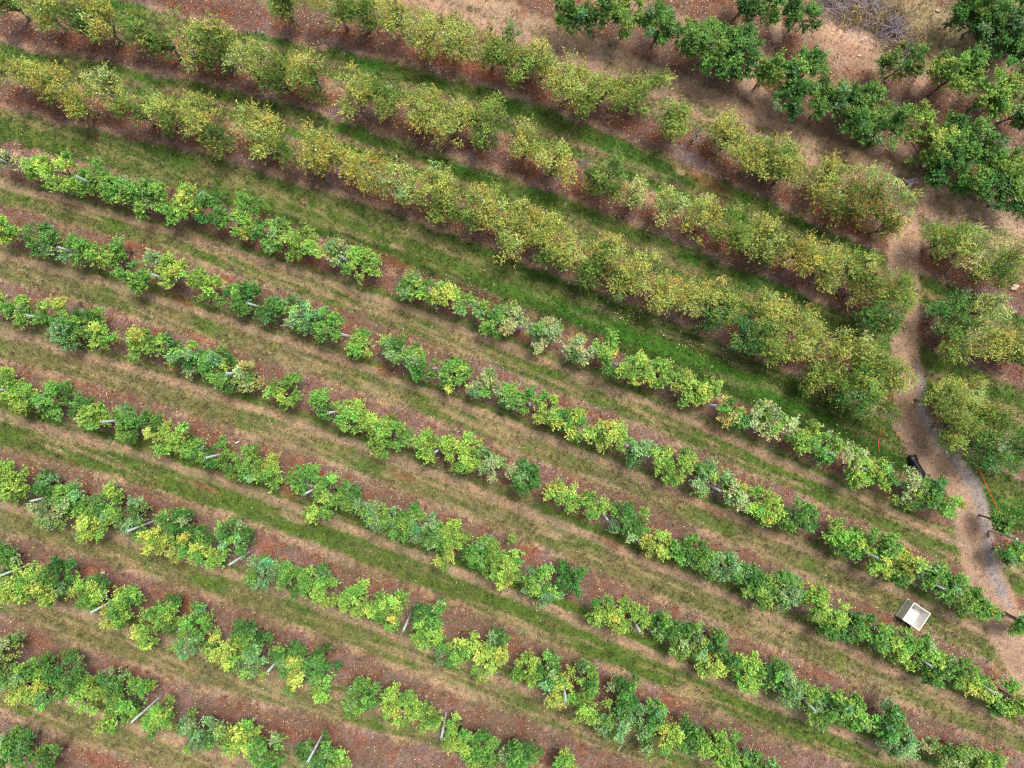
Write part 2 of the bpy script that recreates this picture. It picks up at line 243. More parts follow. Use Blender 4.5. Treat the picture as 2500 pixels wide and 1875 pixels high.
def ground_cols(x, y):
    """x, y in photo pixels on the ground -> colour, grass density, litter density"""
    wx, wy = x/S, y/S
    n1 = fbm(wx, wy, 0.55, 3); n2 = fbm(wx, wy, 1.7, 29); n3 = fbm(wx, wy, 5.0, 71)
    wob = (fbm(wx, wy, 0.8, 91)-0.5)*44+(n3-0.5)*30
    Ys = [row_y(k, x) for k in ORDER]
    Ys = [Ys[0]-190]+Ys+[Ys[-1]+175, Ys[-1]+350]
    names = ["G4"]+ORDER+["S9", "S10"]
    colr = np.zeros(x.shape+(3,)); gd = np.zeros(x.shape); ld = np.zeros(x.shape)
    # streaks run along the rows
    sl = 0.42; al = wx*0.92+wy*0.39; ac = -wx*0.39+wy*0.92
    st = fbm(al*0.22, ac*1.6, 1.6, 55, 4)*0.6+fbm(al*0.16, ac*1.6, 3.6, 57, 3)*0.4
    def mix(c, k, w): w = np.clip(w, 0, 1)[..., None]; return c*(1-w)+C[k]*w
    for i in range(len(Ys)-1):
        up, dn = Ys[i], Ys[i+1]; a = names[i]; b = names[i+1]
        m = (y >= up) & (y < dn) if 0 < i < len(Ys)-2 else ((y < dn) if i == 0 else (y >= up))
        if not m.any(): continue
        yy = y[m]; W = wob[m]; d = yy-up[m]; L = np.maximum(dn[m]-up[m], 60); e = dn[m]-yy; t = np.clip((d+W*(0.6 if a[0] == 'B' else 0.34))/L, 0, 1)
        N1, N2, N3, ST = n1[m], n2[m], n3[m], st[m]; xx = x[m]
        if a[0] == 'B' and (b[0] == 'B' or b == 'S1'):
            if b == 'S1':
                c = np.broadcast_to(C['green'], (len(d), 3)).copy()
                c = mix(c, 'olive', sst(0.38, 0.66, ST*0.5+N2*0.5)*sst(0.2, 0.5, t)*(1-sst(0.58, 0.8, t))*0.75)
                c = mix(c, 'lush', sst(1000, 1500, xx)*sst(0.5, 0.62, t)*(1-sst(0.7, 0.8, t)))
                c = mix(c, 'dark', sst(0.62, 0.76, t)*0.5*(1-sst(0.9, 1, t)))
                c = mix(c, 'dark', sst(0.26, 0.3, t)*(1-sst(0.4, 0.5, t))*0.25)  # tree shade painted faintly along the lane's upper edge
                hw_d, hw_e = 66, np.where(xx < 1500, 44, 30)
            else:
                c = np.broadcast_to(C['green'], (len(d), 3)).copy()
                c = mix(c, 'lush', sst(0.42, 0.62, N1)*0.8)
                c = mix(c, 'brown', sst(0.5, 0.57, t)*(1-sst(0.6, 0.69, t))*sst(0.34, 0.56, ST)*0.8)
                c = mix(c, 'olive', sst(0.5, 0.7, N2)*0.5)
                c = mix(c, 'dark', sst(0.3, 0.4, t)*(1-sst(0.46, 0.52, t))*0.25)  # painted shade on the grass just below each yellowing row
                hw_d, hw_e = 62, 40
            g = np.ones(len(d)); l = np.full(len(d), 0.03)
            s = np.maximum(1-sst(hw_d-6, hw_d+6, d+W*0.7), 1-sst(hw_e-8, hw_e+8, e+W*0.7))
            dc = mix(mix(np.broadcast_to(C['dirtB'], (len(d), 3)).copy(), 'mauve', sst(0.5, 0.7, N1)*0.5), 'litter', sst(0.42, 0.62, N2)*(1-sst(25, 60, np.minimum(d, e)))*0.8)
            dc = mix(dc, 'tan', sst(hw_d-26, hw_d-4, d)*sst(0.4, 0.6, N2)*0.55)
            c = c*(1-s[:, None])+dc*s[:, None]; g = 1-s*0.96; l = l+s*(0.35+0.75*(1-sst(30, 60, np.minimum(d, e))))
        elif a[0] == 'S' or b[0] == 'S':
            lane = {'S1': .5, 'S2': .25, 'S3': .2, 'S4': .85, 'S5': .3, 'S6': .15, 'S7': .1}.get(a, .3)
            c = mix(np.broadcast_to(C['olive'], (len(d), 3)).copy(), 'green', sst(0.62-lane*0.3, 0.8-lane*0.3, N1*0.55+ST*0.45+0.1))
            c = mix(c, 'green', sst(0.5, 0.6, t)*(1-sst(0.62, 0.72, t))*lane*0.8)
            c = mix(c, 'green', sst(0.36, 0.42, t)*(1-sst(0.46, 0.54, t))*lane*0.9*sst(0.3, 0.5, N2+0.1))
            c = mix(c, 'straw', sst(0.45, 0.7, ST)*(1-lane*0.7)*sst(0.4, 0.5, t)*(1-sst(0.68, 0.8, t))*0.7)
            c = mix(c, 'tan', sst(0.30, 0.34, t)*(1-sst(0.40, 0.46, t))*(0.6+0.35*sst(0.35, 0.55, ST))*(0.75+0.25*sst(0.35, 0.55, N2)))
            c = mix(c, 'brown', sst(0.66, 0.74, t)*0.85*sst(0.28, 0.5, N2+0.08))
            c = mix(c, 'brown', sst(0.5, 0.62, ST)*0.6)
            c = mix(c, 'tan', sst(0.66, 0.72, t)*(1-sst(0.76, 0.84, t))*sst(0.42, 0.62, N1)*0.7)
            c = mix(c, 'green', sst(0.20, 0.25, t)*(1-sst(0.28, 0.32, t))*0.8*sst(0.4, 0.6, N1*.5+N2*.5+0.05))
            g = 0.85-0.65*sst(0.29, 0.33, t)*(1-sst(0.40, 0.46, t))-0.45*sst(0.7, 0.78, t)
            c = mix(c, 'olive', 0)
            s = np.maximum(1-sst(32, 50, d+W), 1-sst(38, 62, e+W*1.3))
            s = s*(0.72+0.28*sst(0.3, 0.45, N2))
            dc = mix(mix(np.broadcast_to(C['dirt'], (len(d), 3)).copy(), 'mauve', sst(0.52, 0.66, N1)*0.4), 'litter', sst(0.5, 0.68, N2)*0.65)
            c = c*(1-s[:, None])+dc*s[:, None]; g = g*(1-s*0.93); l = 0.06+s*0.5*sst(0.3, 0.6, N1)+0.22*sst(0.66, 0.8, t)
        elif a == 'G1' and b == 'B0':
            c = mix(np.broadcast_to(C['brown'], (len(d), 3)).copy(), 'straw', sst(0.4, 0.6, ST)*0.5)
            c = mix(c, 'tan', sst(0.18, 0.26, t)*(1-sst(0.5, 0.56, t))*0.8)
            c = mix(c, 'path', sst(0.44, 0.48, t)*(1-sst(0.60, 0.65, t))*0.97)
            c = mix(c, 'green', sst(0.395, 0.42, t)*(1-sst(0.44, 0.465, t))*0.6*sst(0.4, 0.55, N2))
            og = sst(0.63, 0.68, t)
            c = mix(c, 'olive', og*0.9); c = mix(c, 'green', og*sst(0.5, 0.68, N2)*0.5*(1-sst(1800, 2100, xx)))
            c = mix(c, 'straw', og*sst(0.45, 0.65, ST)*0.45)
            s = np.maximum(1-sst(26, 46, d+W*.5), 1-sst(18, 34, e+W))
            dc = mix(np.broadcast_to(C['dirt'], (len(d), 3)).copy(), 'litter', sst(0.5, 0.65, N2)*0.6)
            c = c*(1-s[:, None])+dc*s[:, None]; g = (0.25+0.6*og)*(1-s*0.9); l = 0.03+s*0.45
        else:
            c = mix(mix(np.broadcast_to(C['brown'], (len(d), 3)).copy(), 'tan', sst(0.42, 0.62, ST)*0.7), 'olive', sst(0.46, 0.64, N2)*0.6)
            c = mix(c, 'path', sst(0.4, 0.48, t)*(1-sst(0.52, 0.6, t))*0.35)
            s = np.maximum(1-sst(40, 60, d+W), 1-sst(40, 62, e+W))
            dc = mix(np.broadcast_to(C['dirt'], (len(d), 3)).copy(), 'litter', sst(0.46, 0.65, N2)*0.7)
            c = c*(1-s[:, None])+dc*s[:, None]; g = 0.55*(1-s*0.9); l = 0.03+s*0.55
        colr[m] = c; gd[m] = g; ld[m] = l
    def over(k, w, gset=None, lset=None):
        nonlocal colr, gd, ld
        w = np.clip(w, 0, 1); colr = colr*(1-w[..., None])+C[k]*w[..., None]
        if gset is not None: gd = gd*(1-w)+gset*w
        if lset is not None: ld = ld*(1-w)+lset*w
    def blob(cx, cy, rx, ry, ang, soft=0.35):
        a = math.radians(ang); u = (x-cx)*math.cos(a)+(y-cy)*math.sin(a); v = -(x-cx)*math.sin(a)+(y-cy)*math.cos(a)
        r = np.hypot(u/rx, v/ry)+(n3-0.5)*0.8+(n2-0.5)*0.9; return 1-sst(1-soft, 1+soft, r)
    # wide lane: painted shade of the tree row, dark and lush turf, green verge
    d, v = seg_dist(x, y, [(1280, 665, 10), (1420, 715, 16), (1560, 772, 24), (1660, 818, 26), (1760, 862, 22), (1880, 920, 22), (2000, 1000, 24), (2090, 1052, 26), (2170, 1100, 30), (2225, 1125, 24)])
    over('dark', (1-sst(v*0.65, v*1.3, d+wob*0.35))*0.6, 1, 0.25)  # shade cast by the lowest yellowing row, painted into the turf colour
    d, v = seg_dist(x, y, [(640, 520, 8), (760, 560, 12), (900, 600, 12), (1020, 660, 12), (1150, 720, 14), (1330, 780, 14), (1480, 830, 14), (1640, 890, 13), (1800, 960, 14), (1960, 1040, 14)])
    over('dark', (1-sst(v*0.6, v*1.4, d+wob*0.5))*0.55, 1)
    d, v = seg_dist(x, y, [(1500, 800, 14), (1680, 870, 18), (1830, 930, 20), (1960, 1000, 14)])
    over('lush', (1-sst(v*0.5, v*1.3, d+wob*0.4))*0.8, 1)
    over('green', blob(1765, 295, 75, 14, 30)*0.7, 1)
    over('lush', blob(1600, 420, 110, 30, 32)*0.6*sst(0.4, 0.6, n2+0.1), 1)
    over('shade_teal', blob(1650, 440, 46, 22, 30)*0.3, 1)  # faint tree-row shade painted into the grass colour
    over('straw', blob(1660, 418, 14, 8, 20)*0.9, 0.2)
    for X0, Y0 in ((743, 490), (960, 600), (976, 606)): over('tan', blob(X0, Y0, 9, 5, 20)*0.8, 0.2)
    over('mauve', blob(70, 385, 60, 14, 15)*0.7, 0.1); over('mauve', blob(1690, 390, 60, 20, 30)*0.75, 0.1, 0.3)
    over('mauve', blob(1420, 400, 34, 16, 10)*0.5, 0.2); over('mauve', blob(2440, 730, 50, 22, 25)*0.6, 0.15)
    # top right: bare sandy place and straw
    over('tan', blob(2080, 90, 120, 80, 25, 0.5)*0.85, 0.15, 0.02)
    over('pale', blob(2055, 75, 60, 34, 15, 0.5)*0.75, 0.05, 0); over('pale', blob(2110, 85, 40, 26, -20, 0.5)*0.6, 0.05, 0)
    over('red', blob(2080, 120, 56, 16, 25, 0.6)*0.35, 0.05, 0)
    over('straw', blob(2285, 60, 120, 46, 42, 0.5)*0.85, 0.9, 0.02)
    over('mauve', blob(2125, 30, 85, 46, 30, 0.5)*0.3, 0.3, 0.1)
    over('straw', blob(2330, 150, 70, 26, 35, 0.5)*0.5, 0.6)
    for r in REDS: over('red', blob(*r, 0.5)*0.55, 0.05)
    # foot and vehicle path with its gravel edge
    for P in [PATH]+SPURS:
        d, v = seg_dist(x, y, P)
        over('path', (1-sst(v*0.78, v*1.12, d+(n3-0.5)*14+(n2-0.5)*12))*0.96, 0.0, 0.01)
    d, v = seg_dist(x, y, GRAVEL)
    over('gravel', (1-sst(v*0.4, v*1.3, d+(n3-0.5)*12))*0.8, 0.0, 0.0)
    over('brown', ((1-sst(0, 60, seg_dist(x, y, PATH)[0]-40))*0.25)*(1-sst(v*0.4, v*1.3, d)), None)
    # broad and fine unevenness of the growth itself
    colr = colr*(0.84+0.32*n1)[..., None]*(0.68+0.64*n3)[..., None]*(0.76+0.4*n2)[..., None]
    dryp = sst(0.52, 0.66, st)*sst(0.3, 0.7, gd)*np.where(y < row_y('S1', x), 0.28, 0.45); colr = colr*(1-dryp[..., None])+C['straw']*dryp[..., None]
    colr[..., 0] *= 1+0.16*(n2-0.5); colr[..., 2] *= 1-0.2*(n2-0.5)
    return colr, np.clip(gd, 0, 1), np.clip(ld, 0, 1.2)
def relief(x, y):
    return (fbm(x, y, 0.4, 400, 3)-0.5)*0.10+(fbm(x, y, 2.5, 410, 3)-0.5)*0.07
step = 0.085
ax = np.concatenate([[-400, -250, -150, -90, -60, -45, -38], np.arange(-34, 34.01, step), [38, 45, 60, 90, 150, 250, 400]])
ay = np.concatenate([[-400, -250, -150, -90, -60, -45, -34], np.arange(-27, 27.01, step), [34, 45, 60, 90, 150, 250, 400]])
GX, GY = np.meshgrid(ax, ay, indexing='ij')
PX, PY = GX*S+CX, CY-GY*S
gc, gg, gl = ground_cols(PX, PY)
far = np.clip((np.maximum(np.abs(GX)-40, np.abs(GY)-34))/30, 0, 1)[..., None]
gc = gc*(1-far)+(C['olive']*0.9)*far
GZ = relief(GX, GY)*(1-far[..., 0])
nx, ny = GX.shape
idx = np.arange(nx*ny).reshape(nx, ny)
F = np.stack([idx[:-1, :-1], idx[1:, :-1], idx[1:, 1:], idx[:-1, 1:]], -1).reshape(-1, 4)
m, t, p = new_mat("orchard_floor")
at = t.nodes.new("ShaderNodeAttribute"); at.attribute_name = "tint"
tc = t.nodes.new("ShaderNodeTexCoord")
na = t.nodes.new("ShaderNodeTexNoise"); na.inputs["Scale"].default_value = 9; na.inputs["Detail"].default_value = 8; na.inputs["Roughness"].default_value = 0.75
nb = t.nodes.new("ShaderNodeTexNoise"); nb.inputs["Scale"].default_value = 34; nb.inputs["Detail"].default_value = 5; nb.inputs["Roughness"].default_value = 0.7
for q in (na, nb): t.links.new(tc.outputs["Object"], q.inputs["Vector"])
ra = t.nodes.new("ShaderNodeMapRange"); ra.inputs[1].default_value = 0.3; ra.inputs[2].default_value = 0.7; ra.inputs[3].default_value = 0.42; ra.inputs[4].default_value = 1.62
rb = t.nodes.new("ShaderNodeMapRange"); rb.inputs[1].default_value = 0.3; rb.inputs[2].default_value = 0.7; rb.inputs[3].default_value = 0.6; rb.inputs[4].default_value = 1.42
t.links.new(na.outputs["Fac"], ra.inputs[0]); t.links.new(nb.outputs["Fac"], rb.inputs[0])
mu = t.nodes.new("ShaderNodeMath"); mu.operation = 'MULTIPLY'; t.links.new(ra.outputs[0], mu.inputs[0]); t.links.new(rb.outputs[0], mu.inputs[1])
vm = t.nodes.new("ShaderNodeVectorMath"); vm.operation = 'SCALE'; t.links.new(at.outputs["Color"], vm.inputs[0]); t.links.new(mu.outputs[0], vm.inputs["Scale"])
t.links.new(vm.outputs[0], p.inputs["Base Color"]); p.inputs["Roughness"].default_value = 0.95; p.inputs["Specular IOR Level"].default_value = 0.15
bp = t.nodes.new("ShaderNodeBump"); bp.inputs["Strength"].default_value = 0.6; bp.inputs["Distance"].default_value = 0.04
t.links.new(mu.outputs[0], bp.inputs["Height"]); t.links.new(bp.outputs[0], p.inputs["Normal"])
ground = np_mesh("ground", np.stack([GX, GY, GZ], -1).reshape(-1, 3), F, m, vcol=gc.reshape(-1, 3), smooth=True)
tag(ground, kind="structure")

# lookups of the ground map at any point
def lut(A, x, y):
    i = np.clip(((x+34)/step).astype(int)+7, 0, nx-1); j = np.clip(((y+27)/step).astype(int)+7, 0, ny-1); return A[i, j]
def scatter(n, dens):
    x = rng.uniform(-31.5, 31.5, n); y = rng.uniform(-24.5, 24.5, n); k = rng.random(n) < lut(dens, x, y); return x[k], y[k]
def blades(name, x, y, z, L, Wd, az, tilt, colr, mat):
    """one narrow triangle per blade"""
    n = len(x); dx, dy = np.cos(az), np.sin(az); px_, py_ = -dy, dx
    P = np.stack([x, y, z], -1)
    a = P+np.stack([px_, py_, 0*x], -1)*(Wd/2)[:, None]; b = P-np.stack([px_, py_, 0*x], -1)*(Wd/2)[:, None]
    c = P+np.stack([dx*np.cos(tilt), dy*np.cos(tilt), np.sin(tilt)], -1)*L[:, None]
    V = np.stack([a, b, c], 1).reshape(-1, 3); F = np.arange(3*n).reshape(n, 3)
    return np_mesh(name, V, F, mat, fcol=colr)
x, y = scatter(150000, gg*0.9+0.06)
rp = 9; x = np.repeat(x, rp)+rng.normal(0, 0.035, len(x)*rp); y = np.repeat(y, rp)+rng.normal(0, 0.035, len(y)*rp)   # tufts
n = len(x); base = lut(gc, x, y)
base = base*np.repeat(rng.uniform(0.5, 1.5, n//rp), rp)[:, None]*rng.uniform(0.65, 1.4, n)[:, None]; dry = rng.random(n) < 0.16
base[dry] = base[dry]*0.5+C['straw']*0.5
clumpy = vnoise(x, y, 3.0, 801)
gr = blades("grass", x, y, relief(x, y)-0.01, (0.06+0.12*rng.random(n))*(0.6+0.9*clumpy), rng.uniform(0.018, 0.036, n),
            rng.normal(-2.3, 1.3, n), rng.uniform(0.25, 1.15, n), base, M_grass)
tag(gr, kind="stuff", label="mown grass growing in the lanes between the tree rows")
# fallen leaves
x, y = scatter(300000, gl*0.55+0.006)
n = len(x); az = rng.uniform(0, 6.28, n); L = rng.uniform(0.025, 0.062, n); z = relief(x, y)+rng.uniform(0.008, 0.05, n)
u = np.stack([np.cos(az), np.sin(az), rng.normal(0, .25, n)], -1)*L[:, None]; w = np.stack([-np.sin(az), np.cos(az), rng.normal(0, .25, n)], -1)*(L*0.55)[:, None]
P = np.stack([x, y, z], -1); V = np.stack([P-u, P+w, P+u, P-w], 1).reshape(-1, 3)
pal = lin(np.array([(190, 92, 52), (214, 128, 62), (150, 66, 48), (196, 164, 110), (218, 196, 160), (226, 214, 186), (120, 58, 42), (206, 176, 74)]))
inB = (lut(gl, x, y) > 0.62)
pi = np.where(inB, rng.choice(8, n, p=[.22, .14, .24, .1, .06, .03, .17, .04]), rng.choice(8, n, p=[.08, .13, .08, .20, .20, .14, .07, .1]))
fl = np_mesh("fallen_leaves", V, np.arange(4*n).reshape(n, 4), M_litter, fcol=pal[pi]*rng.uniform(0.6, 1.15, n)[:, None])
tag(fl, kind="stuff", label="orange, brown and pale leaves fallen under the trees")

# ------------------------------------------------------------ trees
POSTS = dict(
S1="-25 378,184 429,830 624,1047 703,1272 796,1506 888,1748 990,2036 1108,2114 1145",
S2="140 603,368 669,603 740,835 816,1059 898,1294 988,1533 1089,1759 1199,2144 1363,2307 1439",
S3="62 770,551 911,801 1008,1062 1105,1484 1271,2276 1628,2431 1694",
S4="-30 952,247 1030,501 1118,744 1206,1563 1544,1993 1739",
S5="73 1224,308 1298,558 1380,984 1541,1382 1713",
S6="-12 1410,219 1497,652 1642,1077 1803",
S7="319 1765,750 1862")
def post_h(k, px): return 2.85 if k in ("S4", "S5", "S6", "S7") or px < 900 else 2.5
POSTXY = {k: [gp(float(a.split()[0]), float(a.split()[1]), post_h(k, float(a.split()[0]))) for a in v.split(",")] for k, v in POSTS.items()}; POSTXY["S8"] = []
LC = dict(G=(116, 166, 78), L=(148, 188, 88), Y=(176, 198, 98), D=(86, 136, 66), P=(166, 184, 130), U=(130, 172, 116), O=(134, 156, 84), R=(184, 178, 108),
          y=(190, 200, 108), g=(140, 168, 80), d=(96, 128, 56), r=(136, 142, 74), o=(198, 192, 98), p=(194, 206, 132))
MIXES = dict(G="GGLDU", L="LLGYG", Y="YLGGL", D="DDGGU", P="PPGUL", U="UUGDL", O="OGPD", R="RPGO", y="yygpo", g="ggyd", d="ddgg", r="rgdyg", o="yogyy", p="ppyg")
def leaf_cloud(r, lobes, old, dense):
    """lobes: (x, y, z, rx, rz, look) in the tree's own space -> leaf vertices, face colours, clump centres"""
    Vs = []; Cs = []; centres = []
    for (lx, ly, lz, rx, rz, lk) in lobes:
        nc = max(4, int((15 if not old else 15)*(rx/0.95)**1.6*dense))
        d = r.normal(size=(nc, 3)); d[:, 2] = np.abs(d[:, 2])*0.9-0.25; d /= np.linalg.norm(d, axis=1)[:, None]
        q_ = max(rx-(0.14 if not old else 0.30), 0.12); lo_, hi_ = (0.12, 1.04) if old else (0.28, 0.96)
        cc = np.array([lx, ly, lz])+d*np.array([q_, q_, rz])*r.uniform(lo_, hi_, (nc, 1))*(1+0.22*(r.random((nc, 1)) < 0.12))
        centres += list(cc)
        ns = 20 if not old else 19
        si = np.repeat(np.arange(nc), ns); o0 = cc[si]+r.normal(0, 0.10 if not old else 0.15, (len(si), 3))
        out = o0-np.array([lx, ly, lz-0.35*rz]); out /= np.linalg.norm(out, axis=1)[:, None]+1e-6
        sdv = out*0.75+np.array([0, 0, 0.42])+r.normal(0, 0.5, (len(si), 3)); sdv /= np.linalg.norm(sdv, axis=1)[:, None]
        sl = r.uniform(0.14, 0.42, len(si))*(1.1 if old else 1.0)
        nl = 9 if not old else 8
        k = np.tile(np.arange(nl), len(si)); s2 = np.repeat(np.arange(len(si)), nl)
        pos = o0[s2]+sdv[s2]*(sl[s2]*(k+1)/nl)[:, None]
        rd = r.normal(size=(len(k), 3)); rd -= (rd*sdv[s2]).sum(1)[:, None]*sdv[s2]; rd /= np.linalg.norm(rd, axis=1)[:, None]+1e-6
        ld = rd*0.85+sdv[s2]*0.5+np.array([0, 0, -0.1]); ld /= np.linalg.norm(ld, axis=1)[:, None]
        up = np.array([0, 0, 1.0])+r.normal(0, 0.45, (len(k), 3)); w = np.cross(ld, up); w /= np.linalg.norm(w, axis=1)[:, None]+1e-6
        LL = (r.uniform(0.09, 0.15, len(k)) if not old else r.uniform(0.055, 0.10, len(k)))
        wd = LL*(0.27 if not old else 0.28)
        a = pos; tip = pos+ld*LL[:, None]; mid = pos+ld*(LL*0.5)[:, None]
        V = np.stack([a, mid+w*wd[:, None], tip, mid-w*wd[:, None]], 1)
        pk = r.choice(list(MIXES[lk]), nc); own = r.random(nc) < 0.45; b = np.array([lin(LC[lk if o_ else q_]) for o_, q_ in zip(own, pk)])[si][s2]; cl = r.normal(0, 1, (nc, 1)); hue = r.normal(0, 1, (nc, 1))
        c = b*(1+0.2*cl[si][s2]).clip(0.5, 1.6); c = c*np.array([1, 1, 1])+0
        c[:, 0:1] *= 1+0.14*hue[si][s2]; c *= r.uniform(0.7, 1.35, (len(k), 1))
        young = (k >= nl-3); c[young] *= np.array([1.22, 1.14, 1.05])
        if not old:
            q = r.random(len(k)); c[q < 0.012] = lin((206, 190, 96)); 
        else:
            pt = r.random((nc, 1))[si][s2][:, 0]; q = r.random(len(k))
            c[q < 0.34] = c[q < 0.34]*0.55*np.array([0.7, 1, 0.75])
            m1 = (q > 0.965-0.07*(pt > 0.75)); c[m1] = lin((216, 160, 66))*r.uniform(0.7, 1.1, (m1.sum(), 1))
            m2 = (q > 0.99-0.05*(pt < 0.12)); c[m2] = lin((150, 78, 46))
            if lk in 'ro': m3 = r.random(len(k)) < (0.11 if lk == 'r' else 0.05); c[m3] = lin((158, 66, 42) if lk == 'r' else (222, 158, 66))
        Vs.append(V.reshape(-1, 3)); Cs.append(c)
    V = np.concatenate(Vs); Cc = np.concatenate(Cs)
    low = V[:, 2].reshape(-1, 4).min(1) > 0.08
    V = V.reshape(-1, 4, 3)[low].reshape(-1, 3); Cc = Cc[low]
    return V, Cc, centres
LOOKW = dict(G="mid green", L="bright lime green", Y="yellow lime", D="dark green", P="pale sparse", U="bluish green", O="dull olive green", R="pale orange tinted",
             y="yellowing", g="olive green", d="dark olive", r="reddish brown tinged", o="orange speckled", p="pale thin")
NTH = "first second third fourth fifth sixth seventh eighth ninth tenth eleventh twelfth thirteenth fourteenth fifteenth sixteenth seventeenth eighteenth nineteenth twentieth twenty-first twenty-second twenty-third".split()
ROWN = dict(G3="in the top right corner row", G2="in the second dense row from the corner", G1="in the leafy row above the closed sign",
            B0="in the uppermost yellowing row", B1="in the middle yellowing row", B2="in the lowest yellowing row",
            S1="in the topmost young row", S2="in the second young row", S3="in the third young row",
            S4="in the fourth young row", S5="in the fifth young row", S6="in the sixth young row", S7="in the seventh young row", S8="in the bottom left corner row")
SIZEW = lambda r, s: "small " if r < s*0.82 else ("large " if r > s*1.12 else "")
for k in ORDER:
    T = trees[k]; N = len(T); old = k[0] == 'B'; fam = k[0]
    right = [t for t in T if old and t[0][0] > 2240] + ([t for t in T if k == 'S1' and t[0][0] > 2400]) + ([t for t in T if k == 'S2' and t[0][0] > 2450])
    left = [t for t in T if not any(t is q for q in right)]
    for i, tr in enumerate(T):
        e = tr[0]; r = np.random.default_rng(hash((int(e[0]), int(e[1]))) % 99991)
        hc = HC[fam]*(0.9+0.2*r.random()); wx, wy = gp(e[0], e[1], hc)
        R0 = e[2]/S*dict(G=0.98, B=0.93, S=1.04)[fam]
        lobes = []; hv = dict(G=1.6, B=1.65, S=1.22)[fam]
        for e2 in tr:
            ax_, ay_ = gp(e2[0], e2[1], hc); rr = e2[2]/S*dict(G=0.98, B=0.93, S=1.04)[fam]
            lobes.append((ax_-wx, ay_-wy, hc+(-0.12 if e2[3] in 'Dd' else 0.08), rr, hv*(0.75+0.25*rr/R0), e2[3]))
        # irregular side boughs so that no two outlines agree
        nb_ = 2 if fam == 'S' else 3
        for q in range(nb_):
            a = r.uniform(0, 6.28); lobes.append((math.cos(a)*R0*0.62, math.sin(a)*R0*0.62, hc+r.uniform(-0.4, 0.25), R0*r.uniform(0.38, 0.55), hv*0.5, e[3]))
        if fam == 'G': shade_ = 0.74
        else: shade_ = 1.0
        V, Cc, cen = leaf_cloud(r, lobes, old, 1.05 if fam == 'G' else (0.72 if e[3] in 'P' else (1.0 if old else 0.88)))
        Cc = Cc*shade_
        if fam == 'S' and POSTXY[k]:
            q = V.reshape(-1, 4, 3)[:, 0, :2]+np.array([wx, wy]); keep = np.ones(len(q), bool)
            for (qx, qy) in POSTXY[k]: keep &= np.hypot(q[:, 0]-qx, q[:, 1]-qy) > 0.24
            V = V.reshape(-1, 4, 3)[keep].reshape(-1, 3); Cc = Cc[keep]
        th = empty("apple_tree", (wx, wy, 0))
        if any(tr is q for q in left):
            j = [q is tr for q in left].index(True); n_ = len(left); side = (j < n_/2)
            if side: pos = NTH[j]+" from the left"
            elif right: pos = NTH[n_-1-j]+" left of the path"
            else: pos = NTH[n_-1-j]+" from the right"
        else:
            j = [q is tr for q in right].index(True); pos = NTH[j]+" right of the path"
        lab = SIZEW(e[2], dict(G=50, B=55, S=40)[fam])+LOOKW[e[3]]+" tree, "+pos+" "+ROWN[k]
        if len(lab.split()) > 16: lab = lab.replace("small ", "").replace("large ", "")
        tag(th, lab, "tree", dict(G="dense green apple trees at the top right", B="old yellowing apple trees in three rows", S="young apple trees in trellised rows")[fam])
        bark = M_barkold if old else M_bark
        tb = MB(); tr0 = 0.09 if old else 0.05
        zt = 0.85 if old else 0.7
        lean = (r.normal(0, .06), r.normal(0, .06))
        tb.tube([(0, 0, -0.08), (lean[0]*.4, lean[1]*.4, zt*.5), (lean[0], lean[1], zt)], [tr0*1.25, tr0, tr0*0.85], 7)
        if not old: tb.tube([(lean[0], lean[1], zt-.02), (0, 0, hc+.25), (r.normal(0, .1), r.normal(0, .1), hc+.6)], [tr0*.8, tr0*.5, .008], 6)
        tb.build("trunk", bark, th, smooth=True)
        lb = MB(); cen = np.array(cen); sel = r.permutation(len(cen))[:(11 if old else 9)]
        for c in cen[sel]:
            s0 = np.array([lean[0], lean[1], zt*r.uniform(0.8, 1.0) if old else r.uniform(zt*.8, hc)])
            md = s0*0.45+c*0.55+np.array([r.normal(0, .07), r.normal(0, .07), r.uniform(0.0, 0.25)])
            end = c+(c-s0)*r.uniform(0.05, 0.35)+np.array([0, 0, 0.12 if old else 0])
            lb.tube([s0, md, c, end], [tr0*.62, tr0*.42, tr0*.25, .006], 5)
            if old:
                for qq in range(3):
                    f = r.uniform(0.2, 1.0); q0 = md*(1-f)+c*f; dr = r.normal(0, 1, 3); dr[2] = abs(dr[2]); dr /= np.linalg.norm(dr)
                    L = r.uniform(.25, .6); lb.tube([q0, q0+dr*L*.5+r.normal(0, .03, 3), q0+dr*L], [.014, .010, .004], 4)
        lb.build("limbs", bark, th, smooth=True)
        np_mesh("crown", V, np.arange(len(V)).reshape(-1, 4), M_leafold if old else M_leaf, fcol=Cc, parent=th)

# bare grey deadwood standing in the old rows
def deadwood(px, py, label, s):
    r = np.random.default_rng(s); wx, wy = gp(px, py, 1.2); o = empty("dead_tree", (wx, wy, 0)); tag(o, label, "tree")
    b = MB(); b.tube([(0, 0, -.1), (.03, .02, .6), (0.05, 0.0, 1.15)], [.09, .075, .06], 7); b.build("trunk", M_barkold, o, smooth=True)
    l = MB()
    for q in range(11):
        a = r.uniform(0, 6.28); L = r.uniform(.5, 1.1); d = np.array([math.cos(a), math.sin(a), r.uniform(.4, 1.6)]); d /= np.linalg.norm(d)
        s0 = np.array([.04, 0, r.uniform(.7, 1.15)]); m = s0+d*L*.5+r.normal(0, .08, 3); en = s0+d*L+np.array([0, 0, -.1])+r.normal(0, .1, 3)
        l.tube([s0, m, en], [.035, .022, .007], 5)
        for w in range(4):
            f = r.uniform(.3, 1); p0 = m*(1-f)+en*f; e = r.normal(0, 1, 3); e /= np.linalg.norm(e); l.tube([p0, p0+e*r.uniform(.15, .4)], [.011, .004], 4)
    l.build("limbs", M_barkold, o, smooth=True)
deadwood(1703, 326, "bare grey dead stump and limbs in a gap of the uppermost yellowing row", 5)
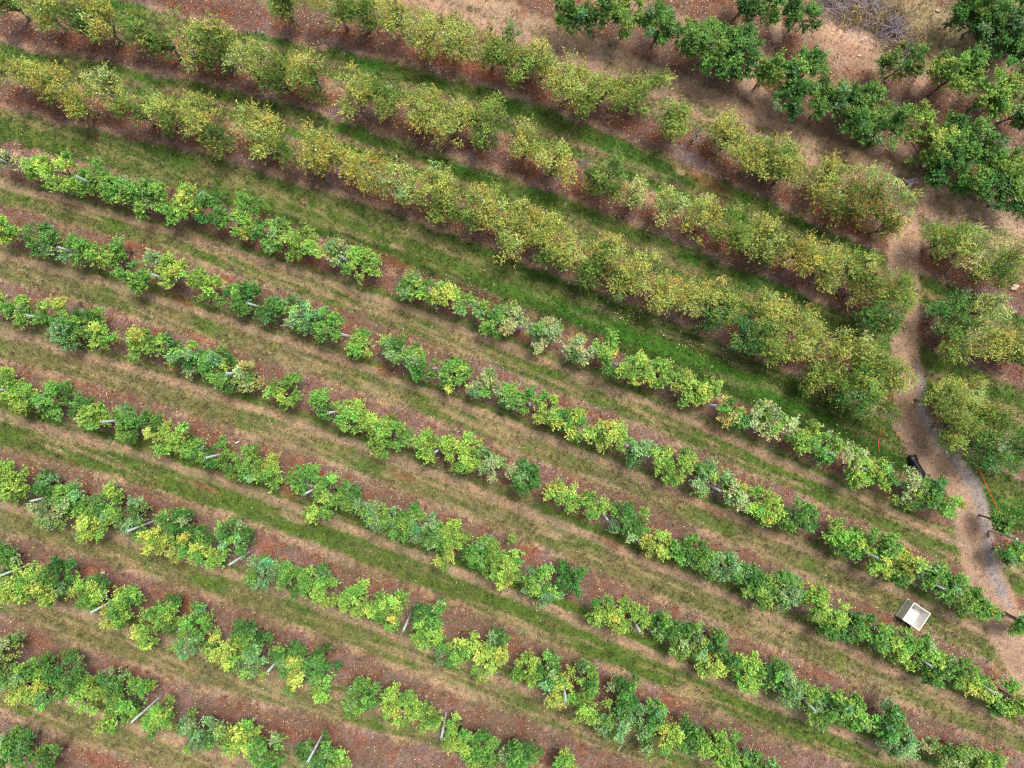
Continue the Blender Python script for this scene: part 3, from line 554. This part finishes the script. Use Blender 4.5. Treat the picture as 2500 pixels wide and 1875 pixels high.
deadwood(1560, 462, "bare pale leafless tree right of the dark bush in the middle yellowing row", 9)

# ------------------------------------------------------------ trellis posts
post_proto = None
for k, s in POSTS.items():
    L = [tuple(map(float, a.split())) for a in s.split(",")]; N = len(L); ends = []
    for i, (px, py) in enumerate(L):
        hp = post_h(k, px)
        wx, wy = gp(px, py, hp)
        if post_proto is None or True:
            pb = MB(); rad = 0.062; n = 14
            vs = [(rr*math.cos(2*math.pi*a/n), rr*math.sin(2*math.pi*a/n), z) for (rr, z) in ((rad, -.1), (rad, hp-.004), (rad*.97, hp), (rad*.76, hp), (rad*.74, hp-.004)) for a in range(n)]
            fs = [(q*n+a, q*n+(a+1) % n, (q+1)*n+(a+1) % n, (q+1)*n+a) for q in range(4) for a in range(n)]
            pb.add(vs, fs)
            th = empty("trellis_post", (wx, wy, 0))
            pb.build("tube", M_post, th, smooth=True)
            ib = MB(); vs = [(rad*.745*math.cos(2*math.pi*a/n), rad*.745*math.sin(2*math.pi*a/n), z) for z in (hp-.006, hp-.25) for a in range(n)]
            ib.add(vs, [(a, a+n, (a+1) % n+n, (a+1) % n) for a in range(n)]+[tuple(range(n, 2*n))]); ib.build("hollow_core", M_postin, th)
            for zc in (0.9, 1.7):
                cb = MB()
                cb.tube([(0, 0, zc-.018), (0, 0, zc+.018)], rad+.006, 12); cb.box(rad, rad+.035, -.012, .012, zc-.012, zc+.012)
                cb.build("wire_clip", M_wire, th)
        j = i if i < N/2 else N-1-i; sd_ = "left" if i < N/2 else "right"
        tag(th, "pale grey trellis post, "+NTH[j]+" from the "+sd_+" "+ROWN[k], "post", "pale trellis posts standing in the young rows")
        ends.append((wx, wy))
    if len(ends) > 1:
        wb = MB()
        for zc in (0.9, 1.7):
            for (x0, y0), (x1, y1) in zip(ends[:-1], ends[1:]):
                q = [(x0+(x1-x0)*u, y0+(y1-y0)*u+.07, zc-0.06*4*u*(1-u)) for u in (0, .25, .5, .75, 1)]
                wb.tube(q, .004, 4)
        w = wb.build("trellis_wire", M_wire)
        tag(w, "thin steel wires strung between the posts "+ROWN[k].split(",")[0], "wire", "trellis wires along the young rows")

def board_post(px, py, hp, label):
    wx, wy = gp(px, py, hp); th = empty("wooden_post", (wx, wy, 0), 0.3); tag(th, label, "post")
    b = MB(); b.box(-.06, .06, -.05, .05, -.1, hp); b.build("beam", M_wood, th, bevel=.008)
    c = MB(); c.box(-.045, .045, .05, .075, hp*.55, hp*.8); c.build("cleat", M_wood, th)
board_post(2484, 1316, 2.2, "pale square wooden post leaning over stones right of the dirt path")
board_post(2522, 1532, 2.2, "pale square wooden post at the right edge, lower of the two")
wx, wy = gp(1870, 187, 1.0)
th = empty("tree_guard", (wx, wy, 0)); tag(th, "pale green plastic guard tube round the small tree beside the sandy gap", "tree guard")
b = MB(); b.tube([(0, 0, 0), (0, 0, 1.0)], .07, 12, False); b.tube([(0, 0, 1.0), (0, 0, 0)], .062, 12, False); b.build("sleeve", M_guard, th, smooth=True)
b = MB(); b.tube([(.085, 0, -.05), (.085, 0, 1.05)], .012, 6); b.build("stake", M_wood, th)
b = MB(); xw, yw = gp(579, 1080, 0.05); b.tube([(-.11, -.06, 0), (.11, .06, 0.01)], .045, 10, False); b.tube([(.11, .06, 0.01), (-.11, -.06, 0)], .038, 10, False)
o = b.build("tube_fragment", M_white, smooth=True); o.location = (xw, yw, .06); tag(o, "short white plastic tube piece lying on red soil above the fourth young row", "tube")

# ------------------------------------------------------------ the fruit bin
bx, by = gp(2238.7, 1505.6, 0.76)
th = empty("fruit_bin", (bx, by, 0), R(-34)); tag(th, "open white plastic fruit bin standing on the grass between two rows", "bin")
def frus(b, w0, d0, z0, w1, d1, z1, inv=False, cap0=False):
    v = [(sx*w/2, sy*d/2, z) for (w, d, z) in ((w0, d0, z0), (w1, d1, z1)) for sx, sy in ((-1, -1), (1, -1), (1, 1), (-1, 1))]
    f = [(i, (i+1) % 4, (i+1) % 4+4, i+4) for i in range(4)]
    if cap0: f.append((3, 2, 1, 0))
    if inv: f = [t_[::-1] for t_ in f]
    b.add(v, f)
W0, D0 = 1.17, 1.20
b = MB()
frus(b, W0-.06, D0-.06, .11, W0-.02, D0-.02, .70, cap0=True)      # outer walls
frus(b, W0-.02, D0-.02, .70, W0, D0, .705); frus(b, W0, D0, .705, W0, D0, .76)       # rim band
frus(b, W0, D0, .76, W0-.10, D0-.10, .76); frus(b, W0-.10, D0-.10, .76, W0-.12, D0-.12, .745)
frus(b, W0-.12, D0-.12, .745, W0-.26, D0-.26, .16, False)
b.add([(sx*(W0-.26)/2, sy*(D0-.26)/2, .16) for sx, sy in ((-1, -1), (1, -1), (1, 1), (-1, 1))], [(0, 1, 2, 3)])
b.build("body", M_bin, th, bevel=.012)
b = MB()
for sx in (-1, 0, 1): b.box(sx*.50-.075, sx*.50+.075, -D0/2-.015, D0/2+.015, 0, .112)
b.build("skids", M_bin, th, bevel=.01)
b = MB()
for sx in (-1, 1):
    for q in range(7): b.box(*(sorted((sx*(W0-.035)/2, sx*(W0-.005)/2))), -.48+q*.16-.02, -.48+q*.16+.02, .2, .62)
for sy in (-1, 1):
    for q in range(7): b.box(-.48+q*.16-.02, -.48+q*.16+.02, *(sorted((sy*(D0-.035)/2, sy*(D0-.005)/2))), .2, .62)
b.build("ribs", M_bin, th, bevel=.005)
b = MB()
for q in range(17):
    for w in range(5): b.box(-.40+q*.05-.008, -.40+q*.05+.008, -.36+w*.15, -.36+w*.15+.09, .1605, .163)
b.build("floor_slots", M_bindirt, th)
r = random.Random(4); b = MB()
for (lx, ly, s) in ((-.05, .34, .055), (.02, .31, .045), (.3, -.35, .03), (-.28, -.12, .028), (-.3, -.26, .022), (.33, -.05, .03), (.1, -.36, .03), (-.15, .1, .016), (.2, .1, .018)):
    for q in range(3):
        a = r.uniform(0, 6.28); z = .167+q*.012; u = (math.cos(a)*s, math.sin(a)*s); b.add([(lx-u[0], ly-u[1], z), (lx+u[1]*.6, ly-u[0]*.6, z+.02), (lx+u[0], ly+u[1], z+.01), (lx-u[1]*.6, ly+u[0]*.6, z)], [(0, 1, 2, 3)])
o = b.build("dead_leaves", M_redrock); o.location = (bx, by, 0); o.rotation_euler = (0, 0, R(-34)); tag(o, "few brown dead leaves lying on the floor of the white bin", "leaves", kind="stuff")

# ------------------------------------------------------------ the CLOSED sign, lying bent on the ground
sx, sy = gp(2224, 444)
th = empty("closed_sign", (sx, sy, 0.06), R(9)); tag(th, "curled white sign reading CLOSED in red on the sandy track", "sign")
out = [(-.37, .12), (.34, .17), (.345, .0), (.37, -.20), (.18, -.14), (.02, -.155), (-.14, -.235), (-.20, -.27), (-.29, -.06)]
def sheetz(x, y): return .05+.06*math.cos(x*5.2)+.05*max(0, -y)*2
nxs, nys = 24, 12; vs = []; fs = []
topy = lambda x: .12+(x+.37)/.71*.05
def boty(x): return np.interp(x, [-.37, -.20, -.14, .02, .18, .37], [-.20, -.27, -.235, -.155, -.14, -.20])
for z2 in (0, -.006):
    for i in range(nxs):
        for j in range(nys):
            v_ = j/(nys-1); ty = .12+(i/(nxs-1))*.05; xl = -.37+(1-v_)*.17; xr = .34+(1-v_)*.03; xx_ = xl+(xr-xl)*i/(nxs-1)
            yb = float(boty(xx_)); yy_ = yb+(ty-yb)*v_; vs.append((xx_, yy_, sheetz(xx_, yy_)+z2))
n0 = nxs*nys
for i in range(nxs-1):
    for j in range(nys-1):
        a = i*nys+j; fs.append((a, a+nys, a+nys+1, a+1)); fs.append((n0+a, n0+a+1, n0+a+nys+1, n0+a+nys))
edge = [i*nys for i in range(nxs)]+[(nxs-1)*nys+j for j in range(1, nys)]+[i*nys+nys-1 for i in range(nxs-2, -1, -1)]+[j for j in range(nys-2, 0, -1)]
for a, c in zip(edge, edge[1:]+edge[:1]): fs.append((a, n0+a, n0+c, c))
b = MB(); b.add(vs, fs); b.build("panel", M_sign, th, smooth=False)
def letters(txt, x0, mat, name):
    cu = bpy.data.curves.new(name, 'FONT'); cu.body = txt; cu.size = .27; cu.extrude = .0; cu.offset = .004; cu.space_character = 1.0
    ob = bpy.data.objects.new(name, cu); col.objects.link(ob)
    dg = bpy.context.evaluated_depsgraph_get(); me = bpy.data.meshes.new_from_object(ob.evaluated_get(dg))
    bpy.data.objects.remove(ob)
    wid = max(v.co.x for v in me.vertices)
    import bmesh
    bm = bmesh.new(); bm.from_mesh(me); bmesh.ops.triangulate(bm, faces=bm.faces); bmesh.ops.subdivide_edges(bm, edges=bm.edges, cuts=1)
    for v in bm.verts:
        X = x0+v.co.x*.66; Y = -.10+v.co.y*1.0+(X*.05); v.co = (X, Y, sheetz(X, Y)+.004)
    bm.to_mesh(me); bm.free(); me.materials.clear(); me.materials.append(mat)
    o = link(bpy.data.objects.new(name, me), th); return x0+wid*.66
xe = letters("CLO", -.285, M_pink, "faded_lettering"); letters("SED", xe+.012, M_red, "red_lettering")

# ------------------------------------------------------------ ropes, rolled sheet, hose, stones, apples, brush
def rope(pts, label):
    q = []
    P = [Vector((*gp(x_, y_, h_), h_)) for x_, y_, h_ in pts]
    for i in range(len(P)-1):
        p0, p1, p2, p3 = P[max(i-1, 0)], P[i], P[i+1], P[min(i+2, len(P)-1)]
        for s_ in range(6):
            u = s_/6; q.append(0.5*((2*p1)+(p2-p0)*u+(2*p0-5*p1+4*p2-p3)*u*u+(3*p1-p0-3*p2+p3)*u**3))
    q.append(P[-1]); b = MB(); b.tube(q, .019, 7); o = b.build("barrier_rope", M_rope, smooth=True)
    tag(o, label, "rope")
rope([(2161, 1045, .9), (2156, 1050, .7), (2150, 1060, .4), (2146, 1072, .12), (2144, 1082, .07), (2145, 1092, .07), (2147, 1104, .08)], "short slack orange rope lying curved on the dark grass left of the path")
rope([(2377, 1118, 1.0), (2392, 1148, .9), (2408, 1183, .84), (2425, 1220, .84), (2442, 1254, .9), (2455, 1276, 1.0)], "long taut orange rope across the grass right of the path")
x0, y0 = gp(2224, 1110, .2); x1, y1 = gp(2254, 1180, .2)
Lr = math.hypot(x1-x0, y1-y0); th = empty("rolled_sheet", ((x0+x1)/2, (y0+y1)/2, .22), math.atan2(y1-y0, x1-x0)); tag(th, "long black rolled plastic sheet lying at the left edge of the dirt path", "roll")
b = MB(); r = np.random.default_rng(3); nseg, n = 22, 26; vs = []
for i in range(nseg):
    u = i/(nseg-1); cap = math.sqrt(max(0, 1-max(0, 1-u/.10)**2))*math.sqrt(max(0, 1-max(0, (u-.93)/.07)**2)); cap = max(cap, .12)
    for a in range(n):
        t_ = 2*math.pi*a/n; rr = (.235+.02*math.sin(3*t_+i*.5)+.012*math.sin(7*t_-i)+r.normal(0, .004))*cap*(1-.08*math.sin(u*6))
        vs.append((-Lr/2+Lr*u, rr*math.cos(t_)*1.12, rr*math.sin(t_)*.9))
b.add(vs, [(i*n+a, (i+1)*n+a, (i+1)*n+(a+1) % n, i*n+(a+1) % n)[::-1] for i in range(nseg-1) for a in range(n)]+[tuple(range(n)), tuple((nseg-1)*n+a for a in range(n-1, -1, -1))])
b.build("sheet", M_black, th, smooth=True)
b = MB()
for u in (-.3, .28):
    b.tube([(u*Lr, .285*math.cos(a), .232*math.sin(a)) for a in np.linspace(0, 6.283, 21)], .010, 5, False)
b.build("tie_cord", M_hose, th)
b = MB(); q = [(203, 1399), (207, 1388), (217, 1381), (229, 1380), (239, 1386), (245, 1397), (247, 1412), (252, 1420)]
b.tube([(*gp(a, c_), .05) for a, c_ in q], .012, 6); o = b.build("irrigation_hose", M_hose, smooth=True); tag(o, "thin black hose arched round the red mound between two trees", "hose")
def rock(px, py, sx_, sy_, sz_, mat, label, s):
    r = np.random.default_rng(s); import bmesh
    bm = bmesh.new(); bmesh.ops.create_icosphere(bm, subdivisions=3, radius=1)
    ph = r.uniform(0, 6, 9)
    for v in bm.verts:
        c = v.co; k_ = 1+.16*math.sin(c.x*2.3+ph[0])+.13*math.sin(c.y*3.1+ph[1])+.1*math.sin(c.z*3.7+c.x*2+ph[2])+.05*math.sin(c.x*8+c.y*7+ph[3])
        v.co = Vector((c.x*sx_*k_, c.y*sy_*k_, c.z*sz_*k_))
    me = bpy.data.meshes.new("rock"); bm.to_mesh(me); bm.free(); me.materials.append(mat)
    o = link(bpy.data.objects.new("rock", me)); wx, wy = gp(px, py, sz_); o.location = (wx, wy, sz_*.45); o.rotation_euler = (0, 0, r.uniform(0, 3)); tag(o, label, "rock", "loose rocks")
rock(2418, 1307, .14, .12, .11, M_rock, "round tan stone just below the upper wooden post by the path", 1)
rock(2427, 1329, .09, .11, .06, M_redrock, "small reddish stone lowest of three by the upper wooden post", 2)
rock(2422, 1318, .08, .06, .05, M_rock, "smallest tan stone between two others by the upper wooden post", 3)
rock(1377, 873, .20, .13, .07, M_rock, "flat brown rock on the bare soil below the first young row", 4)
rock(692, 1362, .20, .13, .09, M_redrock, "red rock lying between the trees of the fifth young row", 5)
rock(625, 1362, .16, .10, .06, M_redrock, "flat red rock left of the other red rock, fifth young row", 11)
rock(2482, 700, .26, .17, .12, M_palerock, "large pale boulder at the right edge between yellowing rows", 6)
rock(1041, 1701, .13, .11, .08, M_rock, "tan stone among yellow leaves above the sixth young row", 7)
rock(249, 1399, .09, .1, .07, M_palerock, "pale stone beside the black hose at the red mound", 8)
rock(2247, 131, .1, .09, .08, M_rock, "tan stone beside the dry brush at the top right", 9)
rock(2292, 26, .13, .09, .07, M_palerock, "pale stone on straw left of the top right corner trees", 10)
rock(2163, 196, .13, .1, .07, M_rock, "tan stone left below the dull bush at the top right", 12)
rock(2100, 135, .13, .08, .05, M_palerock, "flat pale stone on the bare orange sand at the top", 13)
rock(1205, 1130, .16, .1, .07, M_redrock, "red brown rock under pale tree in the third young row", 14)
rock(745, 1858-40, .1, .08, .05, M_redrock, "small red stone at the bottom near the seventh young row", 15)
# fallen apples
import bmesh
bm = bmesh.new(); bmesh.ops.create_uvsphere(bm, u_segments=12, v_segments=8, radius=.04)
for v in bm.verts:
    q = math.hypot(v.co.x, v.co.y)
    if v.co.z > 0: v.co.z -= .016*math.exp(-(q/.014)**2)
    v.co.z *= .9
me = bpy.data.meshes.new("apple_flesh"); bm.to_mesh(me); bm.free(); me.materials.append(M_apple)
for p_ in me.polygons: p_.use_smooth = True
r = random.Random(11)
spots = [(r.gauss(1520, 16), r.gauss(778, 11)) for _ in range(12)]+[(r.gauss(1675, 12), r.gauss(842, 8)) for _ in range(14)]+[(r.uniform(1440, 1600), r.uniform(725, 800)) for _ in range(9)]+[(r.uniform(2000, 2200), r.uniform(1010, 1110)) for _ in range(12)]+[(r.gauss(1630, 6), r.gauss(875, 4)) for _ in range(5)]+[(r.uniform(1560, 1800), r.uniform(800, 900)) for _ in range(8)]
for (px, py) in spots:
    o = link(bpy.data.objects.new("fallen_apple", me)); wx, wy = gp(px, py); o.location = (wx, wy, float(relief(np.array([wx]), np.array([wy]))[0])+.045)
    o.rotation_euler = (r.uniform(0, 3), r.uniform(0, 3), 0); o.scale = (r.uniform(.8, 1.15),)*3
    tag(o, "pale yellow fallen apple on the dark grass band of the wide lane", "apple", "pale fallen apples scattered on the dark grass")
# dry brush heap at the top right
th = None
def brush(pts, n_, label, s, mat):
    r = np.random.default_rng(s); b = MB()
    for _ in range(n_):
        i = r.integers(len(pts)); cx_, cy_, sp = pts[i]; px, py = cx_+r.normal(0, sp), cy_+r.normal(0, sp*.7); wx, wy = gp(px, py, .3)
        a = r.uniform(0, 6.28); L = r.uniform(.25, .8); z = r.uniform(.03, .55)*math.exp(-((px-cx_)**2+(py-cy_)**2)/(2*sp*sp)); dz = r.normal(0, .18)
        d = np.array([math.cos(a), math.sin(a), 0]); p0 = np.array([wx, wy, z+.03]); p1 = p0+d*L*.5+np.array([r.normal(0, .05), r.normal(0, .05), abs(dz)]); p2 = p0+d*L+np.array([0, 0, max(-z, dz*.5)])
        b.tube([p0, p1, p2], [.017, .015, .007], 3, False)
    o = b.build("brush_heap", mat); tag(o, label, "brush")
brush([(2050, 4, 34), (2100, 10, 38), (2150, 32, 32), (2175, 60, 20), (2198, 88, 18), (2212, 108, 16)], 1500, "tangled heap of grey dry vines and twigs at the top right", 2, M_twig)
brush([(2195, 112, 14), (2245, 112, 16), (2220, 92, 14), (2090, 30, 20), (2150, 50, 12), (2180, 20, 16)], 1400, "low tan dry bush at the lower end of the grey brush heap", 6, mat_noise("dry_tan_twig", (150, 132, 92), (196, 178, 130), 10, 0.9, 0.3))
